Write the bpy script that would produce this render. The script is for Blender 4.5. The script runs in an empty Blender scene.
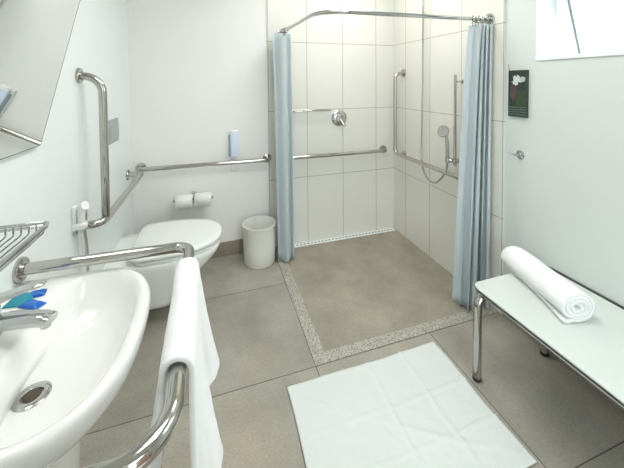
import bpy, bmesh, math, random
from mathutils import Vector, Matrix, noise
random.seed(7)
PI = math.pi
scene = bpy.context.scene
COL = scene.collection

# ------------------------------------------------------------------ materials
def new_mat(name):
    m = bpy.data.materials.new(name); m.use_nodes = True
    nt = m.node_tree
    return m, nt, nt.nodes['Principled BSDF']

def N(nt, typ, **kw):
    n = nt.nodes.new(typ)
    for k, v in kw.items():
        if k.startswith('i_'):
            key = k[2:]
            key = int(key) if key.isdigit() else key.replace('_', ' ')
            n.inputs[key].default_value = v
        else:
            setattr(n, k, v)
    return n

def link(nt, a, ao, b, bi): nt.links.new(a.outputs[ao], b.inputs[bi])

def mathn(nt, op, a, b=None, c=None):
    n = nt.nodes.new('ShaderNodeMath'); n.operation = op
    for i, v in enumerate((a, b, c)):
        if v is None: continue
        if isinstance(v, (int, float)): n.inputs[i].default_value = v
        else: nt.links.new(v, n.inputs[i])
    return n.outputs[0]

def mixc(nt, fac, a, b):
    n = nt.nodes.new('ShaderNodeMix'); n.data_type = 'RGBA'
    if isinstance(fac, (int, float)): n.inputs[0].default_value = fac
    else: nt.links.new(fac, n.inputs[0])
    for i, v in ((6, a), (7, b)):
        if isinstance(v, tuple): n.inputs[i].default_value = v
        else: nt.links.new(v, n.inputs[i])
    return n.outputs[2]

def C4(r, g, b): return (r, g, b, 1.0)

def simple(name, col, rough=0.5, metal=0.0, bump=0.0, bscale=200.0, var=0.04, spec=0.5, sheen=0.0, coat=0.0):
    m, nt, b = new_mat(name)
    tc = N(nt, 'ShaderNodeTexCoord')
    no = N(nt, 'ShaderNodeTexNoise', i_Scale=bscale, i_Detail=4.0)
    link(nt, tc, 'Object', no, 'Vector')
    lo = tuple(c * (1 - var) for c in col) + (1,); hi = tuple(min(1, c * (1 + var)) for c in col) + (1,)
    n2 = N(nt, 'ShaderNodeTexNoise', i_Scale=6.0, i_Detail=3.0)
    link(nt, tc, 'Object', n2, 'Vector')
    nt.links.new(mixc(nt, n2.outputs['Fac'], lo, hi), b.inputs['Base Color'])
    b.inputs['Roughness'].default_value = rough
    b.inputs['Metallic'].default_value = metal
    b.inputs['Specular IOR Level'].default_value = spec
    b.inputs['Sheen Weight'].default_value = sheen
    b.inputs['Coat Weight'].default_value = coat
    if bump:
        bp = N(nt, 'ShaderNodeBump', i_Strength=bump, i_Distance=0.002)
        link(nt, no, 'Fac', bp, 'Height'); link(nt, bp, 'Normal', b, 'Normal')
    return m

M = {}
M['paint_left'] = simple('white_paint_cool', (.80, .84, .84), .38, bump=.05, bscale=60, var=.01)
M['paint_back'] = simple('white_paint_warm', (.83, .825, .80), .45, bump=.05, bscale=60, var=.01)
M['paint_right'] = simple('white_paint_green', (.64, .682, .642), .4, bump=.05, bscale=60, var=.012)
M['ceiling'] = simple('ceiling_paint', (.84, .85, .83), .7, var=.01)
M['front'] = simple('front_wall_paint', (.74, .75, .72), .5, var=.02)
M['ceramic'] = simple('white_ceramic', (.87, .875, .85), .08, var=.006, coat=.3)
M['ceramic_toilet'] = simple('toilet_ceramic', (.84, .86, .84), .10, var=.006, coat=.3)
M['plastic'] = simple('white_plastic', (.82, .83, .81), .3, var=.01)
M['bin'] = simple('bin_plastic', (.80, .80, .75), .35, var=.01)
M['chrome'] = simple('polished_chrome', (.56, .56, .55), .06, 1.0, var=.02)
M['steel'] = simple('polished_steel', (.50, .485, .45), .10, 1.0, var=.04)
M['brushed'] = simple('brushed_steel', (.55, .54, .51), .22, 1.0, var=.04)
M['rubber'] = simple('black_rubber', (.02, .02, .02), .6)
M['dark'] = simple('dark_edge', (.05, .055, .05), .5)
M['drain_hole'] = simple('drain_brown', (.10, .075, .055), .35, .4, var=.3)
M['towel'] = simple('white_terry', (.88, .89, .885), .95, bump=.9, bscale=420, var=.01, sheen=.3)
M['mat'] = simple('white_terry_mat', (.70, .735, .71), .95, bump=.9, bscale=300, var=.015, sheen=.2)
M['bench'] = simple('white_laminate', (.655, .695, .66), .22, var=.008)
M['grey_plate'] = simple('grey_plate', (.36, .41, .41), .35, .2)
M['paper'] = simple('tissue_paper', (.88, .87, .83), .95, bump=.4, bscale=150, var=.01)
M['pale_blue'] = simple('pale_blue_plastic', (.62, .72, .86), .25, var=.02)
M['side_shade_grey'] = simple('painted_side_shade', (.30, .33, .36), .4)
M['teal'] = simple('teal_film', (.01, .27, .36), .15, var=.3)
M['blue'] = simple('blue_film', (.015, .14, .55), .15, var=.3)
M['frame'] = simple('white_aluminium', (.84, .87, .87), .3, var=.01)
M['gasket'] = simple('grey_gasket', (.16, .20, .22), .5)
M['skirting'] = None
M['glass_edge'] = simple('glass_edge', (.20, .25, .23), .2)

def curtain_mat():
    m, nt, b = new_mat('pale_blue_curtain')
    out = nt.nodes['Material Output']
    tc = N(nt, 'ShaderNodeTexCoord')
    w = N(nt, 'ShaderNodeTexNoise', i_Scale=350.0, i_Detail=2.0)
    link(nt, tc, 'Object', w, 'Vector')
    colr = mixc(nt, w.outputs['Fac'], C4(.655, .735, .76), C4(.72, .79, .81))
    nt.links.new(colr, b.inputs['Base Color'])
    b.inputs['Roughness'].default_value = .6
    t = N(nt, 'ShaderNodeBsdfTranslucent'); nt.links.new(colr, t.inputs['Color'])
    mx = N(nt, 'ShaderNodeMixShader', i_0=.35)
    nt.links.new(b.outputs[0], mx.inputs[1]); nt.links.new(t.outputs[0], mx.inputs[2])
    nt.links.new(mx.outputs[0], out.inputs['Surface'])
    return m
M['curtain'] = curtain_mat()

def joint_mask(nt, coord, origin, pitch, width):
    """1 on the joint lines of a grid along one coordinate"""
    a = mathn(nt, 'SUBTRACT', coord, origin)
    a = mathn(nt, 'DIVIDE', a, pitch)
    f = mathn(nt, 'SUBTRACT', a, mathn(nt, 'ROUND', a))
    f = mathn(nt, 'MULTIPLY', mathn(nt, 'ABSOLUTE', f), pitch)
    return mathn(nt, 'LESS_THAN', f, width / 2)

def tile_id(nt, coord, origin, pitch):
    return mathn(nt, 'FLOOR', mathn(nt, 'DIVIDE', mathn(nt, 'SUBTRACT', coord, origin), pitch))

def wall_tile_mat(name, axis, o1, p1, col):
    m, nt, b = new_mat(name)
    g = N(nt, 'ShaderNodeNewGeometry'); s = N(nt, 'ShaderNodeSeparateXYZ'); link(nt, g, 'Position', s, 0)
    j = mathn(nt, 'MAXIMUM', joint_mask(nt, s.outputs[axis], o1, p1, .0034), joint_mask(nt, s.outputs['Z'], .5987, .6, .0034))
    no = N(nt, 'ShaderNodeTexNoise', i_Scale=2.5, i_Detail=5.0); link(nt, g, 'Position', no, 'Vector')
    base = mixc(nt, no.outputs['Fac'], C4(*[c * .95 for c in col]), C4(*[min(1, c * 1.04) for c in col]))
    nt.links.new(mixc(nt, j, base, C4(.20, .19, .165)), b.inputs['Base Color'])
    r = mathn(nt, 'ADD', mathn(nt, 'MULTIPLY', j, .5), .22)
    nt.links.new(r, b.inputs['Roughness'])
    bp = N(nt, 'ShaderNodeBump', i_Strength=.4, i_Distance=.002, invert=True)
    nt.links.new(j, bp.inputs['Height']); link(nt, bp, 'Normal', b, 'Normal')
    return m
M['tile_back'] = wall_tile_mat('shower_tile_back', 'X', -.1923, .3453, (.74, .735, .68))
M['tile_right'] = wall_tile_mat('shower_tile_right', 'Y', -.5395, .3385, (.72, .715, .645))

def floor_mat(name, joints=True, tint=(1, 1, 1)):
    m, nt, b = new_mat(name)
    g = N(nt, 'ShaderNodeNewGeometry'); s = N(nt, 'ShaderNodeSeparateXYZ'); link(nt, g, 'Position', s, 0)
    n1 = N(nt, 'ShaderNodeTexNoise', i_Scale=3.2, i_Detail=6.0, i_Roughness=.6); link(nt, g, 'Position', n1, 'Vector')
    n2 = N(nt, 'ShaderNodeTexNoise', i_Scale=110.0, i_Detail=3.0); link(nt, g, 'Position', n2, 'Vector')
    n3 = N(nt, 'ShaderNodeTexNoise', i_Scale=1.7, i_Detail=4.0); link(nt, g, 'Position', n3, 'Vector')
    cr = N(nt, 'ShaderNodeValToRGB')
    cr.color_ramp.elements[0].position = .3; cr.color_ramp.elements[0].color = C4(.276 * tint[0], .261 * tint[1], .215 * tint[2])
    cr.color_ramp.elements[1].position = .7; cr.color_ramp.elements[1].color = C4(.420 * tint[0], .392 * tint[1], .333 * tint[2])
    link(nt, n1, 'Fac', cr, 'Fac')
    warm = N(nt, 'ShaderNodeValToRGB')
    warm.color_ramp.elements[0].position = .52; warm.color_ramp.elements[0].color = C4(0, 0, 0)
    warm.color_ramp.elements[1].position = .72; warm.color_ramp.elements[1].color = C4(.45, .45, .45)
    link(nt, n3, 'Fac', warm, 'Fac')
    c = mixc(nt, warm.outputs['Color'], cr.outputs['Color'], C4(.46, .37, .27))
    fine = mathn(nt, 'ADD', mathn(nt, 'MULTIPLY', n2.outputs['Fac'], .5), .75)
    hs = N(nt, 'ShaderNodeHueSaturation'); nt.links.new(c, hs.inputs['Color']); nt.links.new(fine, hs.inputs['Value'])
    col = hs.outputs['Color']
    if joints:
        j = mathn(nt, 'MAXIMUM', joint_mask(nt, s.outputs['X'], -1.2039, .6875, .0042), joint_mask(nt, s.outputs['Y'], -1.1993, .697, .0042))
        ident = mathn(nt, 'ADD', tile_id(nt, s.outputs['X'], -1.2039, .6875), mathn(nt, 'MULTIPLY', tile_id(nt, s.outputs['Y'], -1.1993, .697), 7.3))
        wn = N(nt, 'ShaderNodeTexWhiteNoise', noise_dimensions='1D'); nt.links.new(ident, wn.inputs['W'])
        v = mathn(nt, 'ADD', mathn(nt, 'MULTIPLY', wn.outputs['Value'], .12), .94)
        h2 = N(nt, 'ShaderNodeHueSaturation'); nt.links.new(col, h2.inputs['Color']); nt.links.new(v, h2.inputs['Value'])
        col = mixc(nt, j, h2.outputs['Color'], C4(.09, .075, .06))
        bp = N(nt, 'ShaderNodeBump', i_Strength=.3, i_Distance=.002, invert=True)
        nt.links.new(j, bp.inputs['Height']); link(nt, bp, 'Normal', b, 'Normal')
    nt.links.new(col, b.inputs['Base Color'])
    b.inputs['Roughness'].default_value = .5
    return m
M['floor'] = floor_mat('porcelain_floor_tile')
M['shower_floor'] = floor_mat('porcelain_shower_floor', False, (.93, .90, .85))
M['skirting'] = floor_mat('porcelain_skirting', False, (.72, .66, .64))

def granite():
    m, nt, b = new_mat('speckled_granite')
    g = N(nt, 'ShaderNodeNewGeometry')
    v = N(nt, 'ShaderNodeTexVoronoi', i_Scale=300.0); link(nt, g, 'Position', v, 'Vector')
    s = N(nt, 'ShaderNodeSeparateColor'); link(nt, v, 'Color', s, 0)
    cr = N(nt, 'ShaderNodeValToRGB'); cr.color_ramp.interpolation = 'CONSTANT'
    e = cr.color_ramp.elements
    e[0].position = 0; e[0].color = C4(.15, .138, .115)
    e[1].position = .16; e[1].color = C4(.32, .30, .25)
    e.new(.45).color = C4(.45, .43, .37); e.new(.75).color = C4(.56, .54, .48)
    link(nt, s, 0, cr, 'Fac'); link(nt, cr, 'Color', b, 'Base Color')
    b.inputs['Roughness'].default_value = .4
    return m
M['granite'] = granite()

def mirror_mat():
    m, nt, b = new_mat('mirror_silver')
    b.inputs['Base Color'].default_value = C4(.88, .90, .875); b.inputs['Metallic'].default_value = 1; b.inputs['Roughness'].default_value = .01
    return m
M['mirror'] = mirror_mat()

def pane_mat():
    m, nt, b = new_mat('thin_window_glass')
    out = nt.nodes['Material Output']
    t = N(nt, 'ShaderNodeBsdfTransparent'); t.inputs[0].default_value = C4(.95, .98, .98)
    gl = N(nt, 'ShaderNodeBsdfGlossy', i_Roughness=.03)
    fr = N(nt, 'ShaderNodeFresnel', i_IOR=1.3)
    mx = N(nt, 'ShaderNodeMixShader'); link(nt, fr, 0, mx, 0)
    nt.links.new(t.outputs[0], mx.inputs[1]); nt.links.new(gl.outputs[0], mx.inputs[2]); nt.links.new(mx.outputs[0], out.inputs['Surface'])
    return m
M['pane'] = pane_mat()

def emit_mat(name, col, st):
    m, nt, b = new_mat(name)
    b.inputs['Base Color'].default_value = C4(.9, .9, .9)
    b.inputs['Emission Color'].default_value = C4(*col); b.inputs['Emission Strength'].default_value = st
    return m

def picture_mat():
    """dark garden picture: white flower above, rosy shape and green strokes below (object Y,Z coordinates)"""
    m, nt, b = new_mat('garden_picture')
    tc = N(nt, 'ShaderNodeTexCoord'); s = N(nt, 'ShaderNodeSeparateXYZ'); link(nt, tc, 'Object', s, 0)
    no = N(nt, 'ShaderNodeTexNoise', i_Scale=48.0, i_Detail=3.0); link(nt, tc, 'Object', no, 'Vector')
    y, z = s.outputs['Y'], s.outputs['Z']
    wob = mathn(nt, 'MULTIPLY', mathn(nt, 'SUBTRACT', no.outputs['Fac'], .5), 4.5)
    def ell(cy, cz, ry, rz):
        a = mathn(nt, 'POWER', mathn(nt, 'DIVIDE', mathn(nt, 'ABSOLUTE', mathn(nt, 'SUBTRACT', y, cy)), ry), 2)
        c = mathn(nt, 'POWER', mathn(nt, 'DIVIDE', mathn(nt, 'ABSOLUTE', mathn(nt, 'SUBTRACT', z, cz)), rz), 2)
        return mathn(nt, 'LESS_THAN', mathn(nt, 'ADD', mathn(nt, 'ADD', a, c), wob), 1)
    col = mixc(nt, no.outputs['Fac'], C4(.004, .008, .007), C4(.035, .06, .045))
    col = mixc(nt, ell(-.02, -.03, .035, .05), col, C4(.03, .06, .025))
    col = mixc(nt, ell(.022, .005, .02, .045), col, C4(.11, .05, .06))
    wv = N(nt, 'ShaderNodeTexWave', bands_direction='Z', i_Scale=22.0, i_Distortion=3.0); link(nt, tc, 'Object', wv, 'Vector')
    low = mathn(nt, 'MULTIPLY', mathn(nt, 'LESS_THAN', z, -.075), mathn(nt, 'GREATER_THAN', wv.outputs['Fac'], .72))
    col = mixc(nt, low, col, C4(.12, .17, .13))
    col = mixc(nt, ell(.004, .078, .026, .028), col, C4(.62, .64, .64))
    col = mixc(nt, ell(-.035, .082, .02, .012), col, C4(.45, .48, .47))
    nt.links.new(col, b.inputs['Base Color']); b.inputs['Roughness'].default_value = .35
    return m
M['picture'] = picture_mat()

# ------------------------------------------------------------------ mesh helpers
V = Vector
def loft(bm, rings, cap0=True, cap1=True, closed=True):
    rows = [[bm.verts.new(p) for p in r] for r in rings]
    n = len(rows[0])
    for a, b in zip(rows, rows[1:]):
        for i in range(n if closed else n - 1):
            bm.faces.new((a[i], a[(i + 1) % n], b[(i + 1) % n], b[i]))
    if closed and cap0: bm.faces.new(list(reversed(rows[0])))
    if closed and cap1: bm.faces.new(rows[-1])
    return rows

def fillet(pts, rad, seg=7):
    pts = [V(p) for p in pts]; out = [pts[0]]
    for i in range(1, len(pts) - 1):
        p, a, b = pts[i], pts[i - 1], pts[i + 1]
        u = (a - p).normalized(); w = (b - p).normalized()
        ang = u.angle(w)
        r = rad[i - 1] if isinstance(rad, (list, tuple)) else rad
        d = min(r / math.tan(ang / 2), (a - p).length * .98, (b - p).length * .98)
        r = d * math.tan(ang / 2)
        c = p + (u + w).normalized() * (r / math.sin(ang / 2))
        s0 = p + u * d - c; s1 = p + w * d - c
        tot = s0.angle(s1)
        for k in range(seg + 1):
            t = k / seg
            out.append(c + (s0 * math.sin((1 - t) * tot) + s1 * math.sin(t * tot)) / math.sin(tot))
    out.append(pts[-1])
    return out

def smooth_path(ctrl, n=8):
    P = [V(p) for p in ctrl]; P = [2 * P[0] - P[1]] + P + [2 * P[-1] - P[-2]]
    out = []
    for i in range(1, len(P) - 2):
        for k in range(n):
            t = k / n
            a, b, c, d = P[i - 1:i + 3]
            out.append(.5 * ((2 * b) + (c - a) * t + (2 * a - 5 * b + 4 * c - d) * t * t + (3 * b - a - 3 * c + d) * t ** 3))
    out.append(P[-2]); return out

def tube(bm, pts, r, n=14, closed=False):
    pts = [V(p) for p in pts]; m = len(pts)
    tang = []
    for i in range(m):
        a = pts[(i - 1) % m] if closed or i else pts[0]
        b = pts[(i + 1) % m] if closed or i < m - 1 else pts[-1]
        tang.append((b - a).normalized())
    up = V((0, 0, 1)) if abs(tang[0].z) < .9 else V((1, 0, 0))
    x = tang[0].cross(up).normalized(); rings = []
    for i in range(m):
        if i:
            q = tang[i - 1].rotation_difference(tang[i]); x = (q @ x)
            x = (x - tang[i] * x.dot(tang[i])).normalized()
        y = tang[i].cross(x)
        rr = r[i] if isinstance(r, (list, tuple)) else r
        rings.append([pts[i] + (x * math.cos(2 * PI * k / n) + y * math.sin(2 * PI * k / n)) * rr for k in range(n)])
    if closed: rings.append(rings[0])
    if closed:
        rows = [[bm.verts.new(p) for p in rg] for rg in rings[:-1]]; rows.append(rows[0])
        for a, b in zip(rows, rows[1:]):
            for i in range(n): bm.faces.new((a[i], a[(i + 1) % n], b[(i + 1) % n], b[i]))
    else: loft(bm, rings)

def lathe(bm, prof, center, axis=(0, 0, 1), n=32, cap0=True, cap1=True):
    ax = V(axis).normalized(); c = V(center)
    x = ax.orthogonal().normalized(); y = ax.cross(x)
    rings = [[c + ax * h + (x * math.cos(2 * PI * k / n) + y * math.sin(2 * PI * k / n)) * max(r, 1e-4) for k in range(n)] for r, h in prof]
    loft(bm, rings, cap0, cap1)

def rbox(bm, lo, hi, bev=0.0, seg=3, mat=None):
    lo, hi = V(lo), V(hi)
    r = bmesh.ops.create_cube(bm, size=1.0, matrix=Matrix.Translation((lo + hi) / 2) @ Matrix.Diagonal((*(hi - lo), 1)))
    vs = r['verts']
    if bev:
        es = list({e for v in vs for e in v.link_edges})
        r2 = bmesh.ops.bevel(bm, geom=es, offset=bev, segments=seg, affect='EDGES', profile=.5)
        vs = list({v for f in r2['faces'] for v in f.verts} | {v for v in vs if v.is_valid})
    if mat is not None: bmesh.ops.transform(bm, matrix=mat, verts=vs)
    return vs

def sp(v, e): return math.copysign(abs(v) ** e, v)
def dring(xc, xf, xb, yc, hw, z, nf=2.5, nb=8, n=64):
    """closed D-shaped ring: superellipse front (towards +X), squarer back"""
    out = []
    for k in range(n):
        t = 2 * PI * k / n; c, s = math.cos(t), math.sin(t)
        e = nf if c >= 0 else nb
        out.append(V((xc + ((xf - xc) if c >= 0 else (xc - xb)) * sp(c, 2 / e), yc + hw * sp(s, 2 / e), z)))
    return out

ORG = {}
def obj(name, bm, mat, parent=None, origin=None, sharp=40, mods=()):
    """bm is in world coordinates; the object origin is its parent's origin, or the given one"""
    bmesh.ops.recalc_face_normals(bm, faces=bm.faces[:])
    o0 = V(ORG[parent.name]) if parent is not None else V(origin if origin is not None else (0, 0, 0))
    bmesh.ops.translate(bm, vec=-o0, verts=bm.verts[:])
    me = bpy.data.meshes.new(name); bm.to_mesh(me); bm.free()
    for p in me.polygons: p.use_smooth = True
    me.set_sharp_from_angle(angle=math.radians(sharp))
    o = bpy.data.objects.new(name, me); COL.objects.link(o)
    me.materials.append(mat)
    if parent is not None: o.parent = parent
    else: o.location = o0
    ORG[o.name] = tuple(o0)
    return o

def tag(o, label, cat, group=None):
    o['label'] = label; o['category'] = cat
    if group: o['group'] = group
    return o

def thing(name, loc, label, cat, group=None):
    o = bpy.data.objects.new(name, None); COL.objects.link(o); o.location = loc; o.empty_display_size = .05
    ORG[o.name] = tuple(loc)
    return tag(o, label, cat, group)

def B(): return bmesh.new()
def struct(name, bm, mat, parent=None, **k):
    o = obj(name, bm, mat, parent, **k)
    if parent is None: o['kind'] = 'structure'
    return o

def flange(name, center, axis, parent, r=.036, mat='steel', h=.012):
    b = B(); lathe(b, [(r, 0), (r, h * .6), (r * .94, h), (r * .62, h * 1.25), (r * .58, h * 1.25)], center, axis, 28)
    return obj(name, b, M[mat], parent)

# ------------------------------------------------------------------ room dimensions
XL, YB, YF, ZC = -2.287, 0.0, -3.05, 2.60
TILE_X, TILE_Y = -1.235, -1.222      # where the shower tiling ends on the back and the right wall
XR, YP = .011, .011                  # painted faces lie a little behind the tile faces
TH = .14

b = B(); rbox(b, (XL, YF, -.1), (XR, YP, 0)); struct('floor', b, M['floor'])
b = B(); rbox(b, (XL - TH, YF - TH, ZC), (XR + TH, YP + TH, ZC + .1)); struct('ceiling', b, M['ceiling'])
b = B(); rbox(b, (XL - TH, YF - TH, -.1), (XL, YP + TH, ZC)); struct('wall_left', b, M['paint_left'])
b = B(); rbox(b, (XL, YP, -.1), (XR + TH, YP + TH, ZC)); wb = struct('wall_back', b, M['paint_back'])
b = B(); rbox(b, (TILE_X, YB, 0), (0, YP, ZC)); obj('tile_cladding', b, M['tile_back'], wb)
DX0, DX1, DZ1 = -1.42, -.42, 2.14       # unseen doorway, added so sky light fills the room from behind the camera
b = B()
for lo, hi in (((XL, YF - TH, -.1), (DX0, YF, ZC)), ((DX1, YF - TH, -.1), (XR + TH, YF, ZC)), ((DX0, YF - TH, DZ1), (DX1, YF, ZC)), ((DX0, YF - TH, -.1), (DX1, YF, 0))): rbox(b, lo, hi)
struct('wall_front', b, M['front'])
# right wall with the window opening
WY0, WY1, WZ0, WZ1 = -2.32, -1.412, 1.556, 2.26
b = B()
for lo, hi in (((XR, YF, -.1), (XR + TH, YP, WZ0)), ((XR, YF, WZ1), (XR + TH, YP, ZC)), ((XR, WY1, WZ0), (XR + TH, YP, WZ1)), ((XR, YF, WZ0), (XR + TH, WY0, WZ1))):
    rbox(b, lo, hi)
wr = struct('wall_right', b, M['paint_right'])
b = B(); rbox(b, (0, TILE_Y, 0), (XR, YB, ZC)); obj('tile_cladding', b, M['tile_right'], wr)
# skirtings
b = B(); rbox(b, (XL, YP - .014, 0), (TILE_X - .002, YP, .118), .002, 1); struct('baseboard_back', b, M['skirting'])
b = B(); rbox(b, (XL, YF, 0), (XL + .012, YP - .016, .118), .002, 1); struct('baseboard_left', b, M['skirting'])
b = B(); rbox(b, (XR - .012, YF, 0), (XR, TILE_Y - .004, .118), .002, 1); struct('baseboard_right', b, M['skirting'])
# shower floor and granite border
KX0, KX1, KY0, KY1 = -1.204, -1.136, -1.199, -1.134
b = B(); rbox(b, (KX1, KY1, 0), (0, YB, .002)); struct('floor_shower', b, M['shower_floor'])
b = B()
prof = [(KX0, YB), (KX0, KY0), (0, KY0), (0, KY1), (KX1, KY1), (KX1, YB)]
lo = [b.verts.new((x, y, 0)) for x, y in prof]; hi = [b.verts.new((x, y, .005)) for x, y in prof]
for i in range(6): b.faces.new((lo[i], lo[(i + 1) % 6], hi[(i + 1) % 6], hi[i]))
b.faces.new((hi[0], hi[1], hi[4], hi[5])); b.faces.new((hi[1], hi[2], hi[3], hi[4]))
b.faces.new((lo[5], lo[4], lo[1], lo[0])); b.faces.new((lo[4], lo[3], lo[2], lo[1]))
struct('trim_1', b, M['granite'])

# unseen door added to that light opening: frame, and leaf standing open outside
dw = simple('added_door_wood', (.17, .10, .06), .35, var=.25)
b = B()
for lo, hi in (((DX0, YF - TH, 0), (DX0 + .035, YF + .008, DZ1 - .035)), ((DX1 - .035, YF - TH, 0), (DX1, YF + .008, DZ1 - .035)), ((DX0, YF - TH, DZ1 - .035), (DX1, YF + .008, DZ1))): rbox(b, lo, hi)
d = struct('added_door_1', b, dw)
b = B(); rbox(b, (DX1 - .075, YF - TH - .93, .008), (DX1 - .035, YF - TH - .005, DZ1 - .04), .003, 1); obj('added_door_leaf', b, dw, d)
b = B(); tube(b, fillet([(DX1 - .076, YF - TH - .87, 1.02), (DX1 - .125, YF - TH - .87, 1.02), (DX1 - .125, YF - TH - .75, 1.02)], .015), .009); obj('added_door_handle', b, M['brushed'], d)

# ------------------------------------------------------------------ window
fx0, fx1 = XR - .008, XR + .10
b = B(); fw = .038
for lo, hi in (((fx0, WY0, WZ0), (fx1, WY1, WZ0 + fw * .55)), ((fx0, WY0, WZ1 - fw), (fx1, WY1, WZ1)), ((fx0, WY1 - fw, WZ0 + fw * .55), (fx1, WY1, WZ1 - fw)), ((fx0, WY0, WZ0 + fw * .55), (fx1, WY0 + fw, WZ1 - fw))):
    rbox(b, lo, hi)
win = struct('window_1', b, M['frame'])
hz, hx = WZ1 - fw - .01, fx0 + .010
ang = math.radians(18)
def sashp(y, d, off=0.0):   # d: distance down the sash from its hinge, off: out of its plane
    return V((hx + math.sin(ang) * d + math.cos(ang) * off, y, hz - math.cos(ang) * d + math.sin(ang) * off))
SL = (hz - WZ0 - .02) / math.cos(ang) + .01
sy0, sy1 = WY0 + fw + .006, WY1 - fw - .006
def sash_bar(bm, y0, y1, d0, d1, o0=0.0, o1=.026):
    vs = [bm.verts.new(sashp(y, d, o)) for y in (y0, y1) for d in (d0, d1) for o in (o0, o1)]
    for f in ((0, 1, 3, 2), (4, 6, 7, 5), (0, 4, 5, 1), (2, 3, 7, 6), (0, 2, 6, 4), (1, 5, 7, 3)): bm.faces.new([vs[i] for i in f])
b = B(); sw = .036
sash_bar(b, sy0, sy1, 0, sw); sash_bar(b, sy0, sy1, SL - sw * .5, SL); sash_bar(b, sy0, sy0 + sw, sw, SL - sw * .5); sash_bar(b, sy1 - sw, sy1, sw, SL - sw * .5)
sash = obj('sash', b, M['frame'], win)
b = B(); sash_bar(b, sy0 + sw, sy1 - sw, sw, SL - sw * .5, .011, .015); obj('pane', b, M['pane'], sash)
b = B(); g = .0035
sash_bar(b, sy1 - sw - g, sy1 - sw, sw, SL - sw * .5, -.003, .010); sash_bar(b, sy0 + sw, sy1 - sw - g, SL - sw * .5 - g, SL - sw * .5, -.003, .010)
obj('gasket', b, M['gasket'], sash)

# ------------------------------------------------------------------ wash basin
YC = -1.730
t = thing('wash_basin', (-2.1, YC, .50), 'white ceramic wall-hung wash basin with chrome waste ring beside the towel rail', 'basin')
b = B()
OUT = [(-2.13, -2.10, .07, .615), (-2.11, -2.02, .13, .635), (-2.10, -1.945, .215, .675), (-2.10, -1.895, .265, .715), (-2.10, -1.873, .292, .752), (-2.10, -1.867, .300, .780), (-2.10, -1.867, .301, .795), (-2.10, -1.871, .298, .803), (-2.10, -1.880, .290, .807)]
INN = [(-2.06, -1.893, -2.160, .275, .806), (-2.06, -1.901, -2.153, .266, .800), (-2.06, -1.908, -2.148, .256, .785), (-2.06, -1.920, -2.145, .243, .755), (-2.065, -1.945, -2.143, .215, .722), (-2.075, -1.985, -2.141, .165, .698), (-2.10, -2.04, -2.155, .105, .686), (-2.115, -2.075, -2.155, .040, .681)]
rings = [dring(xc, xf, XL + .002, YC, hw, z, 2.5, 30) for xc, xf, hw, z in OUT]
rings += [dring(xc, xf, xb, YC, hw, z, 2.5, 3.2) for xc, xf, xb, hw, z in INN]
loft(b, rings)
obj('bowl', b, M['ceramic'], t, sharp=60)
b = B()
rings = []
for z, r, xf in ((.12, .090, -2.055), (.30, .095, -2.045), (.50, .103, -2.035), (.632, .115, -2.03)):
    rings.append(dring(-2.14, xf, XL + .002, YC, r, z, 2.4, 12, 40))
loft(b, rings); obj('pedestal', b, M['ceramic'], t)
DX, DY = -2.115, -1.757
b = B(); lathe(b, [(.038, .680), (.038, .685), (.033, .688), (.0225, .687), (.0195, .683), (.0195, .679)], (DX, DY, 0), n=36, cap0=True, cap1=True)
w = obj('waste_ring', b, M['chrome'], t)
b = B(); lathe(b, [(.0185, .6840), (.0185, .6855), (.012, .6862), (.004, .6864)], (DX, DY, 0), n=28); obj('plug', b, M['drain_hole'], w)

FX, FY = -2.236, -1.690
t = thing('basin_faucet', (FX, FY, .808), 'chrome single-lever mixer tap on the back deck of the basin', 'tap')
b = B(); lathe(b, [(.030, .808), (.030, .814), (.0265, .818), (.0255, .855), (.0275, .876), (.025, .888), (.012, .894)], (FX, FY, 0), n=32); obj('body', b, M['chrome'], t)
def blade(axis_end, secs, e):
    """flat tapering arm from the tap's axis: secs = (along 0-1, height, half width, half thickness)"""
    d = V((axis_end[0] - FX, axis_end[1] - FY, 0)); L = d.length; d.normalize(); sd = V((-d.y, d.x, 0)); rg = []
    for u, z, hw, hh in secs:
        rg.append([V((FX, FY, z)) + d * (L * u + .3 * hh * math.sin(a) * u) + sd * (hw * sp(math.cos(a), e)) + V((0, 0, hh * sp(math.sin(a), e))) for a in [2 * PI * k / 24 for k in range(24)]])
    bm = B(); loft(bm, rg); return bm
spout = obj('spout', blade((-2.078, -1.742), ((0, .842, .023, .018), (.3, .850, .023, .0175), (.6, .856, .022, .016), (.86, .858, .021, .014), (1, .855, .020, .0125)), .7), M['chrome'], t, sharp=50)
b = B(); lathe(b, [(.011, 0), (.011, .008), (.008, .009), (.008, .004)], (-2.092, -1.737, .8445), (0.1, 0, -1), n=20); obj('aerator', b, M['brushed'], spout)
obj('lever', blade((-2.110, -1.686), ((-.16, .888, .018, .010), (.1, .897, .023, .012), (.4, .908, .019, .0085), (.75, .918, .017, .006), (.95, .922, .016, .005), (1, .9225, .012, .0035)), .8), M['chrome'], t, sharp=50)

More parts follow.
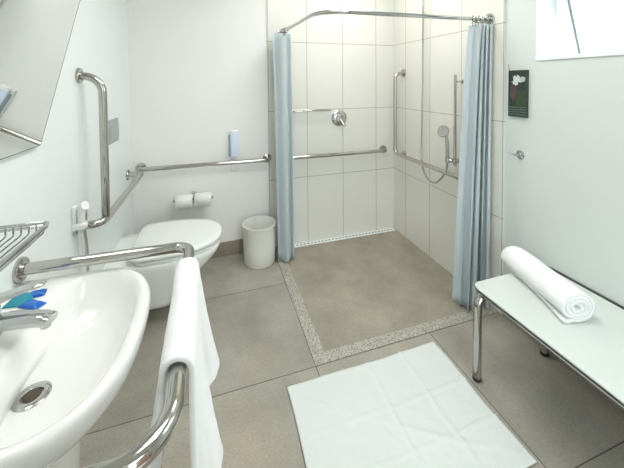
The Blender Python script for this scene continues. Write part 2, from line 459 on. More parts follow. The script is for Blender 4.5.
# blue sachet on the deck of the basin
t = thing('soap_sachet', (-2.215, -1.55, .808), 'small blue and teal sachet lying on the basin behind the tap', 'sachet')
def pillow(bm, c, u, hw, L, h, n=8, notch=0.0):
    u = V(u).normalized(); v = V((-u.y, u.x, 0)); c = V(c); top = []; bot = []
    for i in range(n + 1):
        rt, rb = [], []
        for j in range(n + 1):
            a, e = i / n * 2 - 1, j / n * 2 - 1
            hh = h * (1 - a ** 4) * (1 - e ** 4)
            q = c + u * (a * L / 2) + v * (e * hw)
            cr = .10 * h * math.sin(7 * a + 5 * e)
            rt.append(q + V((0, 0, .0015 + hh + cr * (1 - a * a)))); rb.append(q)
        top.append([bm.verts.new(p) for p in rt]); bot.append([bm.verts.new(p) for p in rb])
    for i in range(n):
        for j in range(n):
            bm.faces.new((top[i][j], top[i + 1][j], top[i + 1][j + 1], top[i][j + 1])); bm.faces.new((bot[i][j], bot[i][j + 1], bot[i + 1][j + 1], bot[i + 1][j]))
    for i in range(n):
        for j in (0, n): bm.faces.new((top[i][j], top[i + 1][j], bot[i + 1][j], bot[i][j]))
        for I, J in ((0, i), (n, i)): bm.faces.new((top[I][J], top[I][J + 1], bot[I][J + 1], bot[I][J]))
b = B(); pillow(b, (-2.232, -1.548, .8082), (1, -.1, 0), .030, .062, .011); obj('packet', b, M['teal'], t)
b = B(); pillow(b, (-2.205, -1.533, .8083), (1, .2, 0), .016, .052, .009); obj('wrapper_end', b, M['blue'], t)
b = B(); pillow(b, (-2.189, -1.585, .8083), (1, -.55, 0), .016, .064, .009); obj('wrapper_end', b, M['blue'], t)

# ------------------------------------------------------------------ U-shaped rail around the basin, with towel
RZ, RX, RX1, RY0, RY1 = .848, -1.772, -1.757, -1.454, -2.142
t = thing('grab_rail', (XL, YC, RZ), 'thick U-shaped polished steel rail around the wash basin', 'grab rail')
b = B(); tube(b, fillet([(XL + .004, RY0 + .012, RZ), (RX, RY0, RZ), (RX1, RY1, RZ), (XL + .004, RY1, RZ)], [.05, .088], 14), .0180, 22); obj('rail', b, M['steel'], t)
for y in (RY0 + .012, RY1): flange('flange', (XL, y, RZ), (1, 0, 0), t, .039)

def keyed(v, K=((0, .058), (.06, .062), (.16, .045), (.25, .018), (.40, .026), (.62, .056), (.78, .058), (.9, .035), (1, .004))):
    for (a, p), (c, q) in zip(K, K[1:]):
        if v <= c:
            u = (v - a) / (c - a); u = u * u * (3 - 2 * u); return p + (q - p) * u
    return K[-1][1]

def draped_towel():
    b = B(); RX_ = -1.772; R = .0180 + .0105; rows = []
    ny, y0, y1 = 44, -1.598, -1.992
    for j in range(ny + 1):
        v = j / ny; y = y0 + (y1 - y0) * v
        hl = .50 - .02 * math.sin(5 * v)                       # hem of the basin-side flap
        hr = .505 - .05 * v + .012 * math.sin(PI * v * 2.2) ** 2 - .03 * v; fl = keyed(v)
        row = []
        bulge = 1 + .05 * math.sin(9 * v + 1) * (1 - v)
        RX = RX_ + (RX1 - RX_) * (y - RY0) / (RY1 - RY0)
        nl = 26
        for i in range(nl):                                     # left flap upward
            s = i / nl; z = hl + (RZ - hl) * s; d = (1 - s)
            x = RX - R * bulge - (.015 + .035 * v) * d + .008 * math.sin(11 * v + 3 * s) * d
            row.append(V((x, y + .012 * d * math.sin(4 * s), z)))
        for i in range(13):
            a = PI - PI * i / 12
            row.append(V((RX + R * bulge * math.cos(a), y, RZ + R * bulge * math.sin(a))))
        for i in range(1, nl + 1):
            s = i / nl; z = RZ - (RZ - hr) * s
            x = RX + R * bulge + fl * s ** 1.2 + .005 * s * math.sin(27 * v + 4)
            yy = y + s * (.02 * (1 - v) - .02 * v) * 1.0 + .006 * s * math.sin(8 * s + 9 * v)
            row.append(V((x, yy, z)))
        for p in row:
            p.x += .0018 * noise.noise(p * 60); p.z += .002 * noise.noise(p * 50 + V((9, 1, 3)))
        rows.append(row)
    loft(b, rows, closed=False)
    o = obj('hand_towel', b, M['towel'], origin=(RX_, -1.75, RZ), sharp=180)
    m = o.modifiers.new('thickness', 'SOLIDIFY'); m.thickness = .0135; m.offset = 0
    m = o.modifiers.new('smooth', 'SUBSURF'); m.levels = 1; m.render_levels = 2
    return tag(o, 'white terry towel draped over the steel rail in front of the basin', 'towel')
draped_towel()

# ------------------------------------------------------------------ wire soap rack on the left wall
RKZ = 1.088
t = thing('wire_rack', (XL, -1.72, RKZ), 'chrome wire soap rack on the wall below the mirror', 'rack')
x0, x1, y0, y1 = XL + .006, -2.093, -2.02, -1.70
b = B(); tube(b, fillet([(x0, y0, RKZ), (x0, y1, RKZ), (x1, y1, RKZ), (x1, y0, RKZ), (x0, y0, RKZ)], .012), .0042, 10); obj('rim', b, M['chrome'], t)
b = B(); tube(b, fillet([(x1 - .002, y0, RKZ - .010), (x1 - .002, y1 + .002, RKZ - .010), (x0, y1 + .002, RKZ - .010)], .012), .003, 8); obj('rim', b, M['chrome'], t)
for k in range(11):
    x = x1 - .012 - k * (x1 - x0 - .02) / 10.5
    b = B(); tube(b, fillet([(x, y1, RKZ), (x, y1, RKZ - .026), (x, y0, RKZ - .026), (x, y0, RKZ)], .008, 5), .0021, 8); obj('wire', b, M['chrome'], t)
for y in (-1.80, -1.92):
    b = B(); lathe(b, [(.012, 0), (.012, .006), (.006, .010)], (XL, y, RKZ), (1, 0, 0), 16); obj('wall_mount', b, M['chrome'], t)

# ------------------------------------------------------------------ tilted mirror
mb, ml = V((-2.272, 0, 1.231)), .66
md = V((.133, 0, .524)).normalized(); mn = V((md.z, 0, -md.x))
MY0, MY1 = -2.07, -1.322
t = thing('tilted_mirror', (XL, -1.72, 1.2), 'frameless wall mirror above the basin, tilted down into the room', 'mirror')
def slab(bm, o0, o1, y0=MY0, y1=MY1, d0=0.0, d1=ml):
    vs = [bm.verts.new(mb + md * d + mn * o + V((0, y, 0))) for y in (y0, y1) for d in (d0, d1) for o in (o0, o1)]
    for f in ((0, 1, 3, 2), (4, 6, 7, 5), (0, 4, 5, 1), (2, 3, 7, 6), (0, 2, 6, 4), (1, 5, 7, 3)): bm.faces.new([vs[i] for i in f])
b = B(); slab(b, -.001, .0); g_ = obj('mirror_glass', b, M['mirror'], t)
b = B(); slab(b, -.006, -.001); obj('backing', b, M['dark'], t)
b = B(); slab(b, -.006, .0004, MY1, MY1 + .0025); slab(b, -.006, .0004, MY0, MY1, -.0025, 0); obj('glass_edge', b, M['glass_edge'], t)
for y in (-1.55, -1.9):
    b = B(); top = mb + md * (ml * .85) + V((0, y, 0)) - mn * .007
    tube(b, [(XL + .003, y, top.z), (top.x, y, top.z)], .008, 10); obj('wall_bracket', b, M['brushed'], t)

# ------------------------------------------------------------------ grab bars at the toilet
HX, HZ, UY = XL + .095, .785, -.922
t = thing('angled_grab_bar', (XL, UY, HZ), 'polished steel L-shaped grab bar on the left wall, upright arm by the mirror', 'grab bar')
b = B(); tube(b, fillet([(XL + .004, -.975, HZ), (HX, -.975, HZ), (HX, -.122, HZ), (XL + .004, -.122, HZ)], [.052, .03], 10), .0185, 18); obj('rail', b, M['steel'], t)
b = B(); tube(b, fillet([(HX, UY, HZ + .005), (HX, UY, 1.475), (XL + .004, UY - .012, 1.488)], .080, 12), .0185, 18); obj('upright', b, M['steel'], t)
for y, z in ((-.975, HZ), (-.122, HZ), (UY - .012, 1.488)): flange('flange', (XL, y, z), (1, 0, 0), t, .037)

t = thing('horizontal_grab_bar', (-1.73, YP, .797), 'straight steel grab bar on the painted back wall above the paper rolls', 'grab bar')
b = B(); tube(b, fillet([(-2.222, YP - .004, .800), (-2.222, YP - .07, .800), (-1.245, YP - .07, .795), (-1.245, YP - .004, .795)], .03, 8), .0165, 18); obj('rail', b, M['steel'], t)
for x in (-2.222, -1.245): flange('flange', (x, YP, .7975), (0, -1, 0), t, .038)

# flush plate
t = thing('flush_plate', (XL, -.45, 1.148), 'grey flush plate on the left wall behind the upright bar', 'flush plate')
b = B(); rbox(b, (XL, -.545, 1.082), (XL + .012, -.350, 1.226), .003, 2); obj('plate', b, M['grey_plate'], t)
b = B(); rbox(b, (XL + .012, -.540, 1.105), (XL + .015, -.352, 1.184), .002, 2); obj('push_button', b, M['grey_plate'], t)

# ------------------------------------------------------------------ bidet sprayer
SX, SY = XL, -1.034
t = thing('bidet_sprayer', (XL, SY, .80), 'white hand bidet sprayer hooked on the left wall above the basin rail', 'sprayer')
b = B(); rbox(b, (XL, SY - .020, .795), (XL + .050, SY + .022, .822), .005, 2); rbox(b, (XL, SY - .016, .790), (XL + .014, SY + .016, .90), .004, 2); obj('wall_holder', b, M['plastic'], t)
b = B()
hp = [(XL + .030, SY, .800), (XL + .030, SY, .835), (XL + .031, SY, .865), (XL + .036, SY - .002, .888), (XL + .046, SY - .008, .900)]
tube(b, smooth_path(hp, 5), [.013 + .004 * min(1, k / 12) for k in range(21)], 16)
hd = obj('spray_handle', b, M['plastic'], t)
b = B(); lathe(b, [(.019, 0), (.021, .010), (.019, .016), (.010, .017)], (XL + .040, SY - .006, .896), (.8, -.35, .45), 20); obj('spray_head', b, M['plastic'], hd)
b = B(); rbox(b, (XL + .042, SY + .004, .828), (XL + .052, SY + .012, .892), .003, 2); obj('trigger', b, M['chrome'], hd)
b = B(); tube(b, smooth_path([(XL + .040, SY + .002, .80), (XL + .047, SY + .006, .70), (XL + .047, SY + .01, .55), (XL + .028, SY + .06, .42), (XL + .025, SY + .14, .40), (XL + .004, SY + .18, .42)]), .0062, 10); obj('hose', b, M['brushed'], t)
b = B(); tube(b, [(XL + .020, SY + .012, .80), (XL + .020, SY + .012, .35)], .0090, 12); obj('supply_pipe', b, M['plastic'], t)

# ------------------------------------------------------------------ toilet
TY = -.510
t = thing('wall_hung_toilet', (XL, TY, .10), 'white wall-hung toilet with its lid closed', 'toilet')
b = B()
PR = [(-1.93, -2.0, .135, .105), (-1.905, -2.0, .150, .112), (-1.88, -2.0, .160, .14), (-1.83, -2.0, .178, .20), (-1.765, -2.0, .198, .265), (-1.70, -2.0, .217, .325), (-1.662, -2.0, .228, .372), (-1.650, -2.0, .232, .400), (-1.652, -2.0, .231, .412), (-1.660, -2.0, .226, .417)]
loft(b, [dring(xc, xf, XL + .002, TY, hw, z, 2.35, 14) for xf, xc, hw, z in PR]); obj('bowl', b, M['ceramic_toilet'], t, sharp=60)
def lidslab(x_f, xb, hw, z0, z1, r):
    bm = B(); rg = []
    for z, o in ((z0, r), (z0 + r * .4, r * .3), (z0 + r, 0), (z1 - r, 0), (z1 - r * .4, r * .3), (z1, r * 1.1), (z1 + .0015, .05)):
        rg.append(dring(-2.0, x_f - o, xb + o, TY, hw - o, z, 2.35, 5.5))
    loft(bm, rg); return bm
obj('seat', lidslab(-1.650, -2.135, .232, .420, .438, .005), M['ceramic_toilet'], t, sharp=60)
obj('lid', lidslab(-1.640, -2.160, .242, .4450, .472, .009), M['ceramic_toilet'], t, sharp=60)
for s in (-1, 1):
    b = B(); tube(b, [(-2.152, TY + s * .07 - .03, .436), (-2.152, TY + s * .07 + .03, .436)], .011, 14); obj('hinge', b, M['plastic'], t)

# ------------------------------------------------------------------ toilet paper
t = thing('paper_holder', (-1.84, YP, .555), 'chrome double toilet paper holder on the back wall', 'paper holder')
b = B(); lathe(b, [(.020, 0), (.020, .006), (.010, .010)], (-1.842, YP, .555), (0, -1, 0), 20); obj('wall_plate', b, M['chrome'], t)
b = B(); tube(b, fillet([(-1.842, YP - .006, .555), (-1.842, YP - .075, .555), (-1.842, YP - .075, .530)], .01), .007, 12); obj('post', b, M['chrome'], t)
b = B(); tube(b, [(-1.984, YP - .075, .533), (-1.700, YP - .075, .533)], .006, 10); obj('arm', b, M['chrome'], t)
for x in (-1.987, -1.697):
    b = B(); lathe(b, [(.009, -.004), (.011, 0), (.009, .004)], (x, YP - .075, .533), (1, 0, 0), 14); obj('end_cap', b, M['chrome'], t)
def paper_roll(xc, label):
    r0, r1, L = .021, .054, .124
    b = B(); prof = [(r0, 0), (r1 - .003, 0), (r1, .003), (r1, L - .003), (r1 - .003, L), (r0, L), (r0, 0)]
    lathe(b, prof, (xc - L / 2, YP - .075, .5205), (1, 0, 0), 36, False, False)
    tt = thing('toilet_roll', (xc, YP - .075, .475), label, 'toilet roll', 'paper rolls on the double holder')
    obj('paper', b, M['paper'], tt)
    b = B()                                                    # loose end folded to a point
    P = []
    for k in range(7):
        a = math.radians(70 - k * 24); wd = (L / 2) * (1 if k < 3 else max(.04, 1 - (k - 2) / 4))
        for s in (-1, 1): P.append(b.verts.new((xc + s * wd, YP - .075 - (r1 + .0015 + .0008 * k) * math.cos(a), .5205 + (r1 + .0015 + .0008 * k) * math.sin(a))))
    for k in range(6): b.faces.new((P[2 * k], P[2 * k + 1], P[2 * k + 3], P[2 * k + 2]))
    f = obj('folded_sheet', b, M['paper'], tt); m = f.modifiers.new('t', 'SOLIDIFY'); m.thickness = .0012
    b = B(); lathe(b, [(r0 - .0005, -.0005), (r0 - .0005, L + .0005), (r0 - .0025, L + .0005), (r0 - .0025, -.0005), (r0 - .0005, -.0005)], (xc - L / 2, YP - .075, .5205), (1, 0, 0), 24, False, False)
    obj('core', b, simple('card_core', (.45, .36, .26), .8), tt)
paper_roll(-1.912, 'toilet paper roll on the holder, nearer the left wall')
paper_roll(-1.772, 'toilet paper roll on the holder, nearer the waste bin')

# ------------------------------------------------------------------ wall handset
t = thing('wall_handset', (-1.53, YP, .93), 'white wall handset with pale blue face on the back wall above the grab bar', 'handset')
hx0, hx1, hz0, hz1 = -1.572, -1.488, .832, 1.048
b = B(); rbox(b, (hx0, YP - .022, hz0), (hx1, YP, hz1), .006, 3); obj('base', b, M['plastic'], t)
b = B(); rbox(b, (hx0 + .004, YP - .044, hz0 + .010), (hx0 + .016, YP - .022, hz1 - .030), .003, 2); obj('side_shade', b, M['side_shade_grey'], t)  # dark strip standing in for the shadow down the receiver's left side
b = B(); rbox(b, (hx0 + .018, YP - .056, hz0 + .004), (hx1 - .002, YP - .022, hz1 - .006), .008, 3); rc = obj('receiver', b, M['pale_blue'], t)
b = B(); rbox(b, (hx0 + .018, YP - .058, hz1 - .022), (hx1 - .002, YP - .020, hz1 + .010), .008, 3); obj('ear_cap', b, M['plastic'], rc)
cord = []
base_path = smooth_path([(-1.550, YP - .03, hz0 + .01), (-1.558, YP - .025, .76), (-1.552, YP - .02, .715), (-1.530, YP - .02, .705), (-1.515, YP - .025, .74), (-1.520, YP - .03, hz0 + .01)], 22)
for i, p in enumerate(base_path): cord.append(p + V((.004 * math.cos(i * 1.5), .004 * math.sin(i * 1.5), 0)))
b = B(); tube(b, cord, .0016, 6); obj('coiled_cord', b, M['plastic'], t)

# ------------------------------------------------------------------ waste bin
bx, by, bh, br = -1.343, -.162, .315, .131
b = B(); lathe(b, [(br * .90, 0), (br * .93, .004), (br * .985, .12), (br, bh - .012), (br + .004, bh - .006), (br + .004, bh), (br - .001, bh + .001), (br - .004, bh - .006), (br * .97, .12), (br * .91, .012), (.02, .010)], (bx, by, .001), n=48)
tag(obj('waste_bin', b, M['bin'], origin=(bx, by, 0), sharp=50), 'off-white round open waste bin on the floor by the left shower curtain', 'bin')

# ------------------------------------------------------------------ shower rod and curtains
t = thing('shower_rod', (-1.116, 0, 1.88), 'chrome L-shaped shower curtain rod at the top of the shower', 'curtain rod')
rodpts = fillet([(-1.116, YB - .002, 1.878), (-1.122, -1.068, 1.836), (-.002, -1.112, 1.835)], .18, 14)
b = B(); tube(b, rodpts, .0125, 16); obj('rod', b, M['chrome'], t)
flange('flange', (-1.116, 0, 1.878), (0, -1, 0), t, .030, 'chrome'); flange('flange', (0, -1.112, 1.835), (-1, 0, 0), t, .040, 'chrome')

def curtain(name, top0, top1, bot0, bot1, nf, ampt, ampb, zt, zb, nrm, label, rings, seed, rip=0.0):
    th = thing(name, (bot0[0], bot0[1], 0), label, 'shower curtain')
    b = B(); S, Z = nf * 28, 40; rows = []
    nrm = V((nrm[0], nrm[1], 0))
    rnd = random.Random(seed); ph = [rnd.uniform(-.5, .5) for _ in range(nf + 1)]; am = [rnd.uniform(.65, 1.25) for _ in range(nf + 1)]
    for j in range(Z + 1):
        v = j / Z; z = zt + (zb - zt) * v; e = v ** .8
        a0 = V((*top0, 0)).lerp(V((*bot0, 0)), e); a1 = V((*top1, 0)).lerp(V((*bot1, 0)), e)
        along = (a1 - a0).normalized(); row = []
        for i in range(S + 1):
            s = i / S; f = s * nf; k = min(nf - 1, int(f))
            w = am[k] * (1 - (f - k)) + am[k + 1] * (f - k)
            amp = (ampt + (ampb - ampt) * v) * w
            p = a0.lerp(a1, s) + nrm * amp * math.sin(2 * PI * f + ph[k] * v) + along * (.35 * amp * math.sin(4 * PI * f + .6))
            p += along * rip * (.6 + .4 * v) * math.sin(2 * PI * f * 3.5 + .8 * ph[k] * v + seed)
            p += nrm * (.006 * math.sin(3.1 * v + 5 * s + seed)) * v
            row.append(V((p.x, p.y, z + .004 * math.sin(2 * PI * f) * v)))
        rows.append(row)
    loft(b, rows, closed=False)
    c = obj('cloth', b, M['curtain'], th, sharp=180)
    m = c.modifiers.new('thickness', 'SOLIDIFY'); m.thickness = .0016; m.offset = 0
    for p, ax in rings:
        p = V(p); ax = V(ax).normalized(); u = ax.orthogonal().normalized(); w = ax.cross(u)
        bm = B(); tube(bm, [p + (u * math.cos(2 * PI * k / 20) + w * math.sin(2 * PI * k / 20)) * .0205 for k in range(20)], .0036, 8, closed=True)
        ring = obj('curtain_ring', bm, M['chrome'], th)
        bm = B(); tube(bm, [p + V((0, 0, -.019)), p + V((0, 0, -.042))], .0028, 8); obj('hook', bm, M['chrome'], ring)
    return th
def rod_at(x=None, y=None):
    if y is not None: return V((-1.116 - .006 * y / -1.068, y, 1.878 - .042 * y / -1.068))
    return V((x, -1.112 + .044 * x / -1.122 , 1.835 + .001 * x / -1.122))
curtain('shower_curtain', (-1.136, -.105), (-1.138, -.215), (-1.126, -.115), (-1.128, -.245), 3, .086, .072, 1.840, .012, (1, 0),
        'pale blue shower curtain gathered by the waste bin at the back wall',
        [(rod_at(y=-.03 - .032 * k), (.15 * ((k * 37) % 5 - 2), -1, .1 * ((k * 17) % 3 - 1))) for k in range(6)], 3, .036)
curtain('shower_curtain', (-.118, -1.105), (-.020, -1.125), (-.215, -1.085), (-.035, -1.125), 4, .040, .052, 1.800, .012, (0, 1),
        'pale blue shower curtain gathered at the right wall behind the bench',
        [(rod_at(x=-.128 + .021 * k), (1, .2 * ((k * 37) % 5 - 2), .15 * ((k * 17) % 3 - 1))) for k in range(6)], 8)

# ------------------------------------------------------------------ shower fittings, back wall
t = thing('shower_valve', (-.576, 0, 1.112), 'round chrome shower valve on the tiled back wall', 'valve')
b = B(); lathe(b, [(.076, 0), (.076, .004), (.068, .012), (.040, .018), (.036, .034), (.030, .044), (.016, .047)], (-.576, 0, 1.115), (0, -1, 0), 40); obj('escutcheon', b, M['chrome'], t)
b = B()
hd0 = V((-.576, -.040, 1.115)); dv = V((.45, 0, -.89)).normalized(); sv = V((dv.z, 0, -dv.x))
loft(b, [[hd0 + dv * l + sv * (wd * math.cos(a)) + V((0, -off + hh * math.sin(a), 0)) for a in [2 * PI * k / 16 for k in range(16)]] for l, wd, hh, off in ((-.015, .013, .006, .0), (.02, .014, .008, .004), (.05, .012, .006, .012), (.072, .009, .004, .020), (.078, .005, .002, .022))])
obj('lever', b, M['chrome'], t)

t = thing('wire_shelf', (-.86, 0, 1.2), 'narrow chrome wire shelf on the tiled back wall left of the valve', 'shelf')
b = B(); tube(b, fillet([(-1.040, -.004, 1.2), (-1.040, -.115, 1.2), (-.690, -.115, 1.2), (-.690, -.004, 1.2), (-1.040, -.004, 1.2)], .03, 8), .0055, 10); obj('rim', b, M['steel'], t)
for k in range(4):
    y = -.03 - k * .021
    b = B(); tube(b, [(-1.038, y, 1.197), (-.692, y, 1.197)], .0022, 6); obj('wire', b, M['steel'], t)

t = thing('horizontal_grab_bar', (-.6, 0, .795), 'straight steel grab bar on the tiled back wall of the shower', 'grab bar')
b = B(); tube(b, fillet([(-1.06, -.004, .795), (-1.06, -.068, .795), (-.118, -.068, .792), (-.118, -.004, .792)], .03, 8), .0165, 18); obj('rail', b, M['steel'], t)
for x in (-1.06, -.118): flange('flange', (x, 0, .7935), (0, -1, 0), t, .038)

t = thing('linear_drain', (-.55, -.035, 0), 'white slotted floor drain along the foot of the back shower wall', 'drain')
b = B(); rbox(b, (-1.125, -.062, .002), (-.015, -.004, .0075), .0015, 1); obj('channel', b, M['plastic'], t)
b = B()
for k in range(32):
    x = -1.105 + k * .0338
    rbox(b, (x, -.042, .0075), (x + .019, -.031, .0080))
obj('slots', b, M['dark'], t)

# ------------------------------------------------------------------ shower fittings, right wall
BX, BZ, BY = -.083, .785, -.160
t = thing('angled_grab_bar', (0, BY, BZ), 'steel L-shaped grab bar on the right tiled shower wall', 'grab bar')
b = B(); tube(b, fillet([(-.004, BY - .012, 1.525), (BX, BY, 1.515), (BX, BY, BZ), (BX, -.985, BZ), (-.004, -.985, BZ)], [.045, .05, .05], 10), .0165, 18); obj('rail', b, M['steel'], t)
flange('flange', (0, BY - .012, 1.525), (-1, 0, 0), t, .038); flange('flange', (0, -.985, BZ), (-1, 0, 0), t, .038)
b = B(); tube(b, [(-.004, BY - .03, BZ - .004), (BX, BY - .05, BZ)], .011, 14); obj('stub', b, M['steel'], t)
flange('flange', (0, BY - .03, BZ - .004), (-1, 0, 0), t, .026)

SLX, SLY = -.058, -.884
t = thing('slide_bar', (0, SLY, .8), 'slim chrome slide bar for the hand shower on the right wall', 'slide bar')
b = B(); tube(b, [(SLX, SLY, .845), (SLX, SLY, 1.492)], .0100, 16); obj('bar', b, M['chrome'], t)
for z in (1.444, .872):
    b = B(); tube(b, [(0, SLY - .004, z), (SLX + .004, SLY, z)], .007, 12); lathe(b, [(.014, 0), (.014, .006), (.008, .009)], (0, SLY - .004, z), (-1, 0, 0), 18); obj('bracket', b, M['chrome'], t)
b = B(); rbox(b, (SLX - .020, SLY - .022, .868), (SLX + .020, SLY + .018, .900), .005, 2); sl = obj('slider', b, M['chrome'], t)
b = B(); tube(b, [(SLX - .016, SLY + .010, .884), (SLX - .034, SLY + .030, .886)], .010, 12); lathe(b, [(.017, -.016), (.018, 0), (.017, .016)], (SLX - .034, SLY + .034, .886), (0, .1, 1), 20); obj('cradle', b, M['chrome'], sl)

hx_, hy_ = SLX - .034, SLY + .034
t = thing('hand_shower', (hx_, hy_, .9), 'chrome hand shower with long hose on the right shower wall', 'hand shower')
b = B(); hpath = smooth_path([(hx_, hy_, .862), (hx_, hy_ + .001, .93), (hx_ - .001, hy_ + .003, 1.01), (hx_ - .006, hy_ + .008, 1.065)], 5)
tube(b, hpath, [.010 + .0025 * math.sin(PI * k / 15) for k in range(16)], 16); obj('handle', b, M['brushed'], t)
b = B(); lathe(b, [(.012, -.030), (.030, -.018), (.042, -.006), (.044, .004), (.040, .010), (.010, .011)], (hx_ - .020, hy_ + .020, 1.088), (-.62, -.25, .25), 28); obj('head', b, M['brushed'], t)
b = B(); tube(b, smooth_path([(hx_, hy_, .866), (hx_ - .002, hy_ + .012, .80), (hx_ - .01, hy_ + .055, .735), (hx_ + .005, hy_ + .14, .676), (hx_ + .025, hy_ + .25, .672), (hx_ + .045, hy_ + .335, .74), (hx_ + .050, hy_ + .362, .86), (hx_ + .052, hy_ + .358, 1.10), (hx_ + .054, hy_ + .352, 1.5), (hx_ + .055, hy_ + .350, 1.9), (hx_ + .055, hy_ + .350, 2.18), (hx_ + .062, hy_ + .350, 2.26), (hx_ + .075, hy_ + .350, 2.28), (-.004, hy_ + .350, 2.28)], 10), .0075, 12); obj('hose', b, M['brushed'], t)
b = B(); lathe(b, [(.026, 0), (.026, .006), (.014, .010), (.012, .030)], (0, hy_ + .350, 2.28), (-1, 0, 0), 24); obj('wall_outlet', b, M['chrome'], t)

# ------------------------------------------------------------------ right painted wall: picture and hook
py0, py1, pz0, pz1 = -1.370, -1.253, 1.238, 1.508
pc = (XR, (py0 + py1) / 2, (pz0 + pz1) / 2)
t = thing('wall_picture', pc, 'small upright dark picture with a white flower on the wall below the window corner', 'picture')
b = B(); rbox(b, (XR - .016, py0, pz0), (XR, py1, pz1), .002, 1); obj('panel', b, M['dark'], t)
b = B(); rbox(b, (XR - .018, py0 + .003, pz0 + .003), (XR - .0155, py1 - .003, pz1 - .003)); obj('print', b, M['picture'], t)
b = B(); tube(b, [(XR - .012, py1 - .004, pz1 - .01), (XR - .014, py1 + .001, pz1 + .036)], .0026, 8); obj('hanger', b, M['brushed'], t)

t = thing('robe_hook', (XR, -1.324, 1.018), 'small chrome robe hook on the wall under the picture', 'hook')
b = B(); lathe(b, [(.025, 0), (.025, .005), (.018, .010), (.009, .014), (.008, .030)], (XR, -1.324, 1.018), (-1, 0, 0), 28); obj('rose', b, M['chrome'], t)
b = B(); tube(b, smooth_path([(XR - .024, -1.324, 1.018), (XR - .045, -1.318, 1.020), (XR - .062, -1.306, 1.030), (XR - .066, -1.300, 1.038)], 5), .0048, 10); obj('peg', b, M['chrome'], t)

# ------------------------------------------------------------------ bench
BT = .455
by0, by1, bx0, bx1 = -2.62, -1.472, -.489, -.004
t = thing('shower_bench', (-.24, -2.0, 0), 'long white bench on polished steel legs along the right wall', 'bench')
def rrect(x0, x1, y0, y1, r, z, n=8):
    out = []
    for cx, cy, a0 in ((x1 - r, y1 - r, 0), (x0 + r, y1 - r, PI / 2), (x0 + r, y0 + r, PI), (x1 - r, y0 + r, 3 * PI / 2)):
        for k in range(n + 1):
            a = a0 + PI / 2 * k / n; out.append(V((cx + r * math.cos(a), cy + r * math.sin(a), z)))
    return out
b = B(); loft(b, [rrect(bx0, bx1, by0, by1, .045, BT - .006), rrect(bx0, bx1, by0, by1, .045, BT - .0015), rrect(bx0 + .0015, bx1 - .0015, by0 + .0015, by1 - .0015, .044, BT)]); obj('seat', b, M['bench'], t)
b = B(); loft(b, [rrect(bx0 - .0005, bx1, by0, by1, .045, BT - .015), rrect(bx0 - .0005, bx1, by0, by1, .045, BT - .006)]); obj('core_edge', b, M['dark'], t)
b = B(); rbox(b, (-.0035, by0 + .01, BT - .012), (XR - .0005, by1 - .01, BT + .0035)); obj('wall_strip', b, M['dark'], t)
b = B(); tube(b, [(bx0 + .016, by0 + .03, BT - .024), (bx0 + .016, by1 - .03, BT - .024)], .0085, 12); obj('side_rail', b, M['chrome'], t)
LX0, LX1 = -.483, -.034
for y in (by1 - .036, by0 + .10):
    b = B(); tube(b, fillet([(LX0, y, .015), (LX0, y, BT - .046), (LX1, y, BT - .046)], .05, 10), .0195, 18); lg = obj('leg', b, M['steel'], t)
    b = B(); lathe(b, [(.019, .001), (.0205, .004), (.0205, .016), (.0192, .018)], (LX0, y, 0), n=22); obj('rubber_foot', b, M['rubber'], lg)
    b = B(); tube(b, [(LX1, y, .015), (LX1, y, BT - .018)], .0185, 18); lg = obj('leg', b, M['steel'], t)
    b = B(); lathe(b, [(.019, .001), (.0205, .004), (.0205, .016), (.0192, .018)], (LX1, y, 0), n=22); obj('rubber_foot', b, M['rubber'], lg)

# rolled towel lying on the bench
def rolled_towel():
    A0, A1 = V((-.178, -1.425, 0)), V((-.276, -1.812, 0)); L = (A1 - A0).length
    ax = (A1 - A0).normalized(); side = V((-ax.y, ax.x, 0))    # horizontal, across the roll
    if side.x > 0: side = -side
    R0, T = .0625, .0135
    b = B(); rows = []
    turns = 3.6; K = 150; J = 34
    for j in range(J + 1):
        v = j / J; row = []
        e = max(0, 1 - v / .10); endr = 1 - .16 * e * e
        for k in range(K + 1):
            u = k / K; a = -PI / 2 + .35 - turns * 2 * PI * (1 - u)
            r = (.010 + (R0 - .010) * u ** .9) * endr
            off = .004 * math.sin(2.2 * a) * (1 - u) + .012 * (1 - u) * math.sin(5 * u) * (v - .5)
            q = A0 + ax * (L * v + off) + side * (r * (1.08 + .10 * v) * math.cos(a)) + V((0, 0, BT + T * .5 + .0015 + R0 * endr * .92 + r * .92 * math.sin(a)))
            q += V((0, 0, .0025 * noise.noise(q * 22))) + side * .002 * noise.noise(q * 25 + V((5, 5, 5)))
            row.append(q)
        for k in range(1, 7):                                   # loose edge lying on the bench, towards the viewer
            p = row[K]; row.append(V((p.x, p.y, 0)) + side * (.0070 * k * (.12 + .88 * v ** 3)) + V((0, 0, max(BT + T * .5 + .0012, p.z - .004 * k + .0008 * k * k))))
        rows.append(row)
    loft(b, rows, closed=False)
    for v_ in b.verts:
        if v_.co.z < BT + T * .5 + .001: v_.co.z = BT + T * .5 + .001
    o = obj('rolled_towel', b, M['towel'], origin=((A0.x + A1.x) / 2, (A0.y + A1.y) / 2, BT), sharp=180)
    m = o.modifiers.new('thickness', 'SOLIDIFY'); m.thickness = T; m.offset = 0
    tag(o, 'white terry towel rolled up on the bench', 'towel')
rolled_towel()

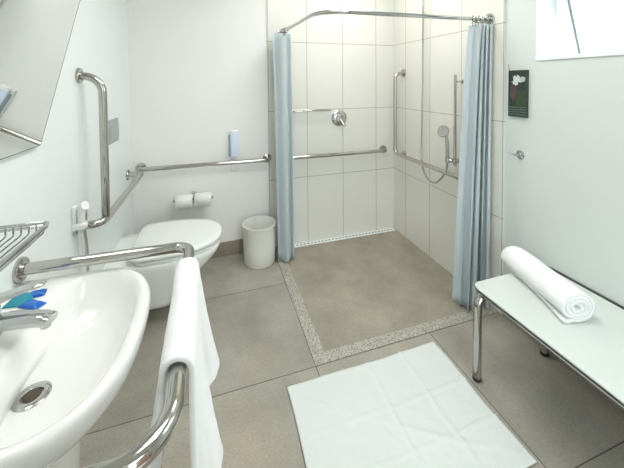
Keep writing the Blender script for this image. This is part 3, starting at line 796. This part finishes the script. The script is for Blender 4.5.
# ------------------------------------------------------------------ bath mat
def bath_mat():
    b = B(); nx, ny = 84, 60; x0, x1, y0, y1 = -1.369, -.541, -1.846, -1.268; rows = []
    for j in range(ny + 1):
        row = []
        for i in range(nx + 1):
            u, v = i / nx, j / ny; x = x0 + (x1 - x0) * u; y = y0 + (y1 - y0) * v
            x += .004 * math.sin(9 * v + 1) * (1 if u > .5 else .5); y += .003 * math.sin(8 * u)
            h = .0065 + .0035 * noise.noise(V((x * 9, y * 9, 0))) + .0012 * noise.noise(V((x * 30, y * 30, 2)))
            for c, ax in ((.50, 0), (.74, 0), (.60, 1), (.30, 1)):
                w = (u if ax == 0 else v) - c + .01 * noise.noise(V((x * 6, y * 6, c * 9)))
                h += .0060 * math.exp(-(w / .010) ** 2) * (.5 + .5 * noise.noise(V((x * 3, y * 3, c * 4))) + .2)
            ln = abs((u - .55) * .8 + (v - .42) * .9 + .02 * noise.noise(V((x * 7, y * 7, 5))))
            h += .007 * math.exp(-(ln / .012) ** 2) * max(0, noise.noise(V((x * 4, y * 4, 8))) + .3)
            if min(u, 1 - u) * .83 < .008 or min(v, 1 - v) * .57 < .008: h += .0012
            row.append(V((x, y, max(.0045, h))))
        rows.append(row)
    loft(b, rows, closed=False)
    o = obj('bath_mat', b, M['mat'], origin=(-.95, -1.55, 0), sharp=180)
    m = o.modifiers.new('thickness', 'SOLIDIFY'); m.thickness = .004; m.offset = 0
    tag(o, 'large white towelling bath mat spread on the floor tiles', 'bath mat')
bath_mat()

# ------------------------------------------------------------------ lamps
def lamp(x, y, s, power, label):
    t = thing('ceiling_light', (x, y, ZC), label, 'ceiling light')
    b = B(); rbox(b, (x - s / 2 - .02, y - s / 2 - .02, ZC - .03), (x + s / 2 + .02, y + s / 2 + .02, ZC), .004, 2); obj('housing', b, M['frame'], t)
    b = B(); rbox(b, (x - s / 2, y - s / 2, ZC - .036), (x + s / 2, y + s / 2, ZC - .030), .002, 1); obj('diffuser', b, emit_mat('lamp_diffuser', (1.0, .99, .968), power), t)
lamp(-1.15, -1.60, .80, 6.6, 'square white ceiling light over the middle of the room')
lamp(-.62, -.62, .40, 15.0, 'square white ceiling light over the shower')

w = bpy.data.worlds.new('overcast_sky'); scene.world = w; w.use_nodes = True
nt = w.node_tree; bg = nt.nodes['Background']
tc = N(nt, 'ShaderNodeTexCoord'); sx = N(nt, 'ShaderNodeSeparateXYZ'); link(nt, tc, 'Generated', sx, 0)
cr = N(nt, 'ShaderNodeValToRGB'); e = cr.color_ramp.elements
e[0].position = .46; e[0].color = C4(.30, .33, .34); e[1].position = .54; e[1].color = C4(.88, .95, 1.0)
nt.links.new(mathn(nt, 'MULTIPLY_ADD', sx.outputs['Z'], .5, .5), cr.inputs['Fac'])
link(nt, cr, 'Color', bg, 'Color'); bg.inputs[1].default_value = 3.6

# ------------------------------------------------------------------ camera
cam = bpy.data.cameras.new('camera'); co = bpy.data.objects.new('camera', cam); COL.objects.link(co)
yaw, pitch, roll, f, px, py = .3070594, -.0287670, .0075957, 312.67381, 312.63322, 91.23808
c, s = math.cos, math.sin
Rz = Matrix(((c(yaw), s(yaw), 0), (-s(yaw), c(yaw), 0), (0, 0, 1)))
Rx = Matrix(((1, 0, 0), (0, c(pitch), -s(pitch)), (0, s(pitch), c(pitch))))
Ry = Matrix(((c(roll), 0, s(roll)), (0, 1, 0), (-s(roll), 0, c(roll))))
R = Rz @ Rx @ Ry
right, fwd, up = R.col[0], R.col[1], R.col[2]
mw = Matrix((right, up, -fwd)).transposed().to_4x4(); mw.translation = (-1.678966, -2.676958, 1.447382)
co.matrix_world = mw
cam.sensor_width = 36; cam.sensor_fit = 'HORIZONTAL'; cam.lens = f * 36 / 624
cam.shift_x = (312 - px) / 624; cam.shift_y = -(234 - py) / 624
cam.clip_start = .02
scene.camera = co

scene.view_settings.view_transform = 'Standard'; scene.view_settings.look = 'None'
scene.view_settings.gamma = 1; scene.view_settings.use_curve_mapping = False
scene.view_settings.exposure = 0.53
scene.cycles.max_bounces = 10; scene.cycles.diffuse_bounces = 7; scene.cycles.glossy_bounces = 5
scene.cycles.use_denoising = True
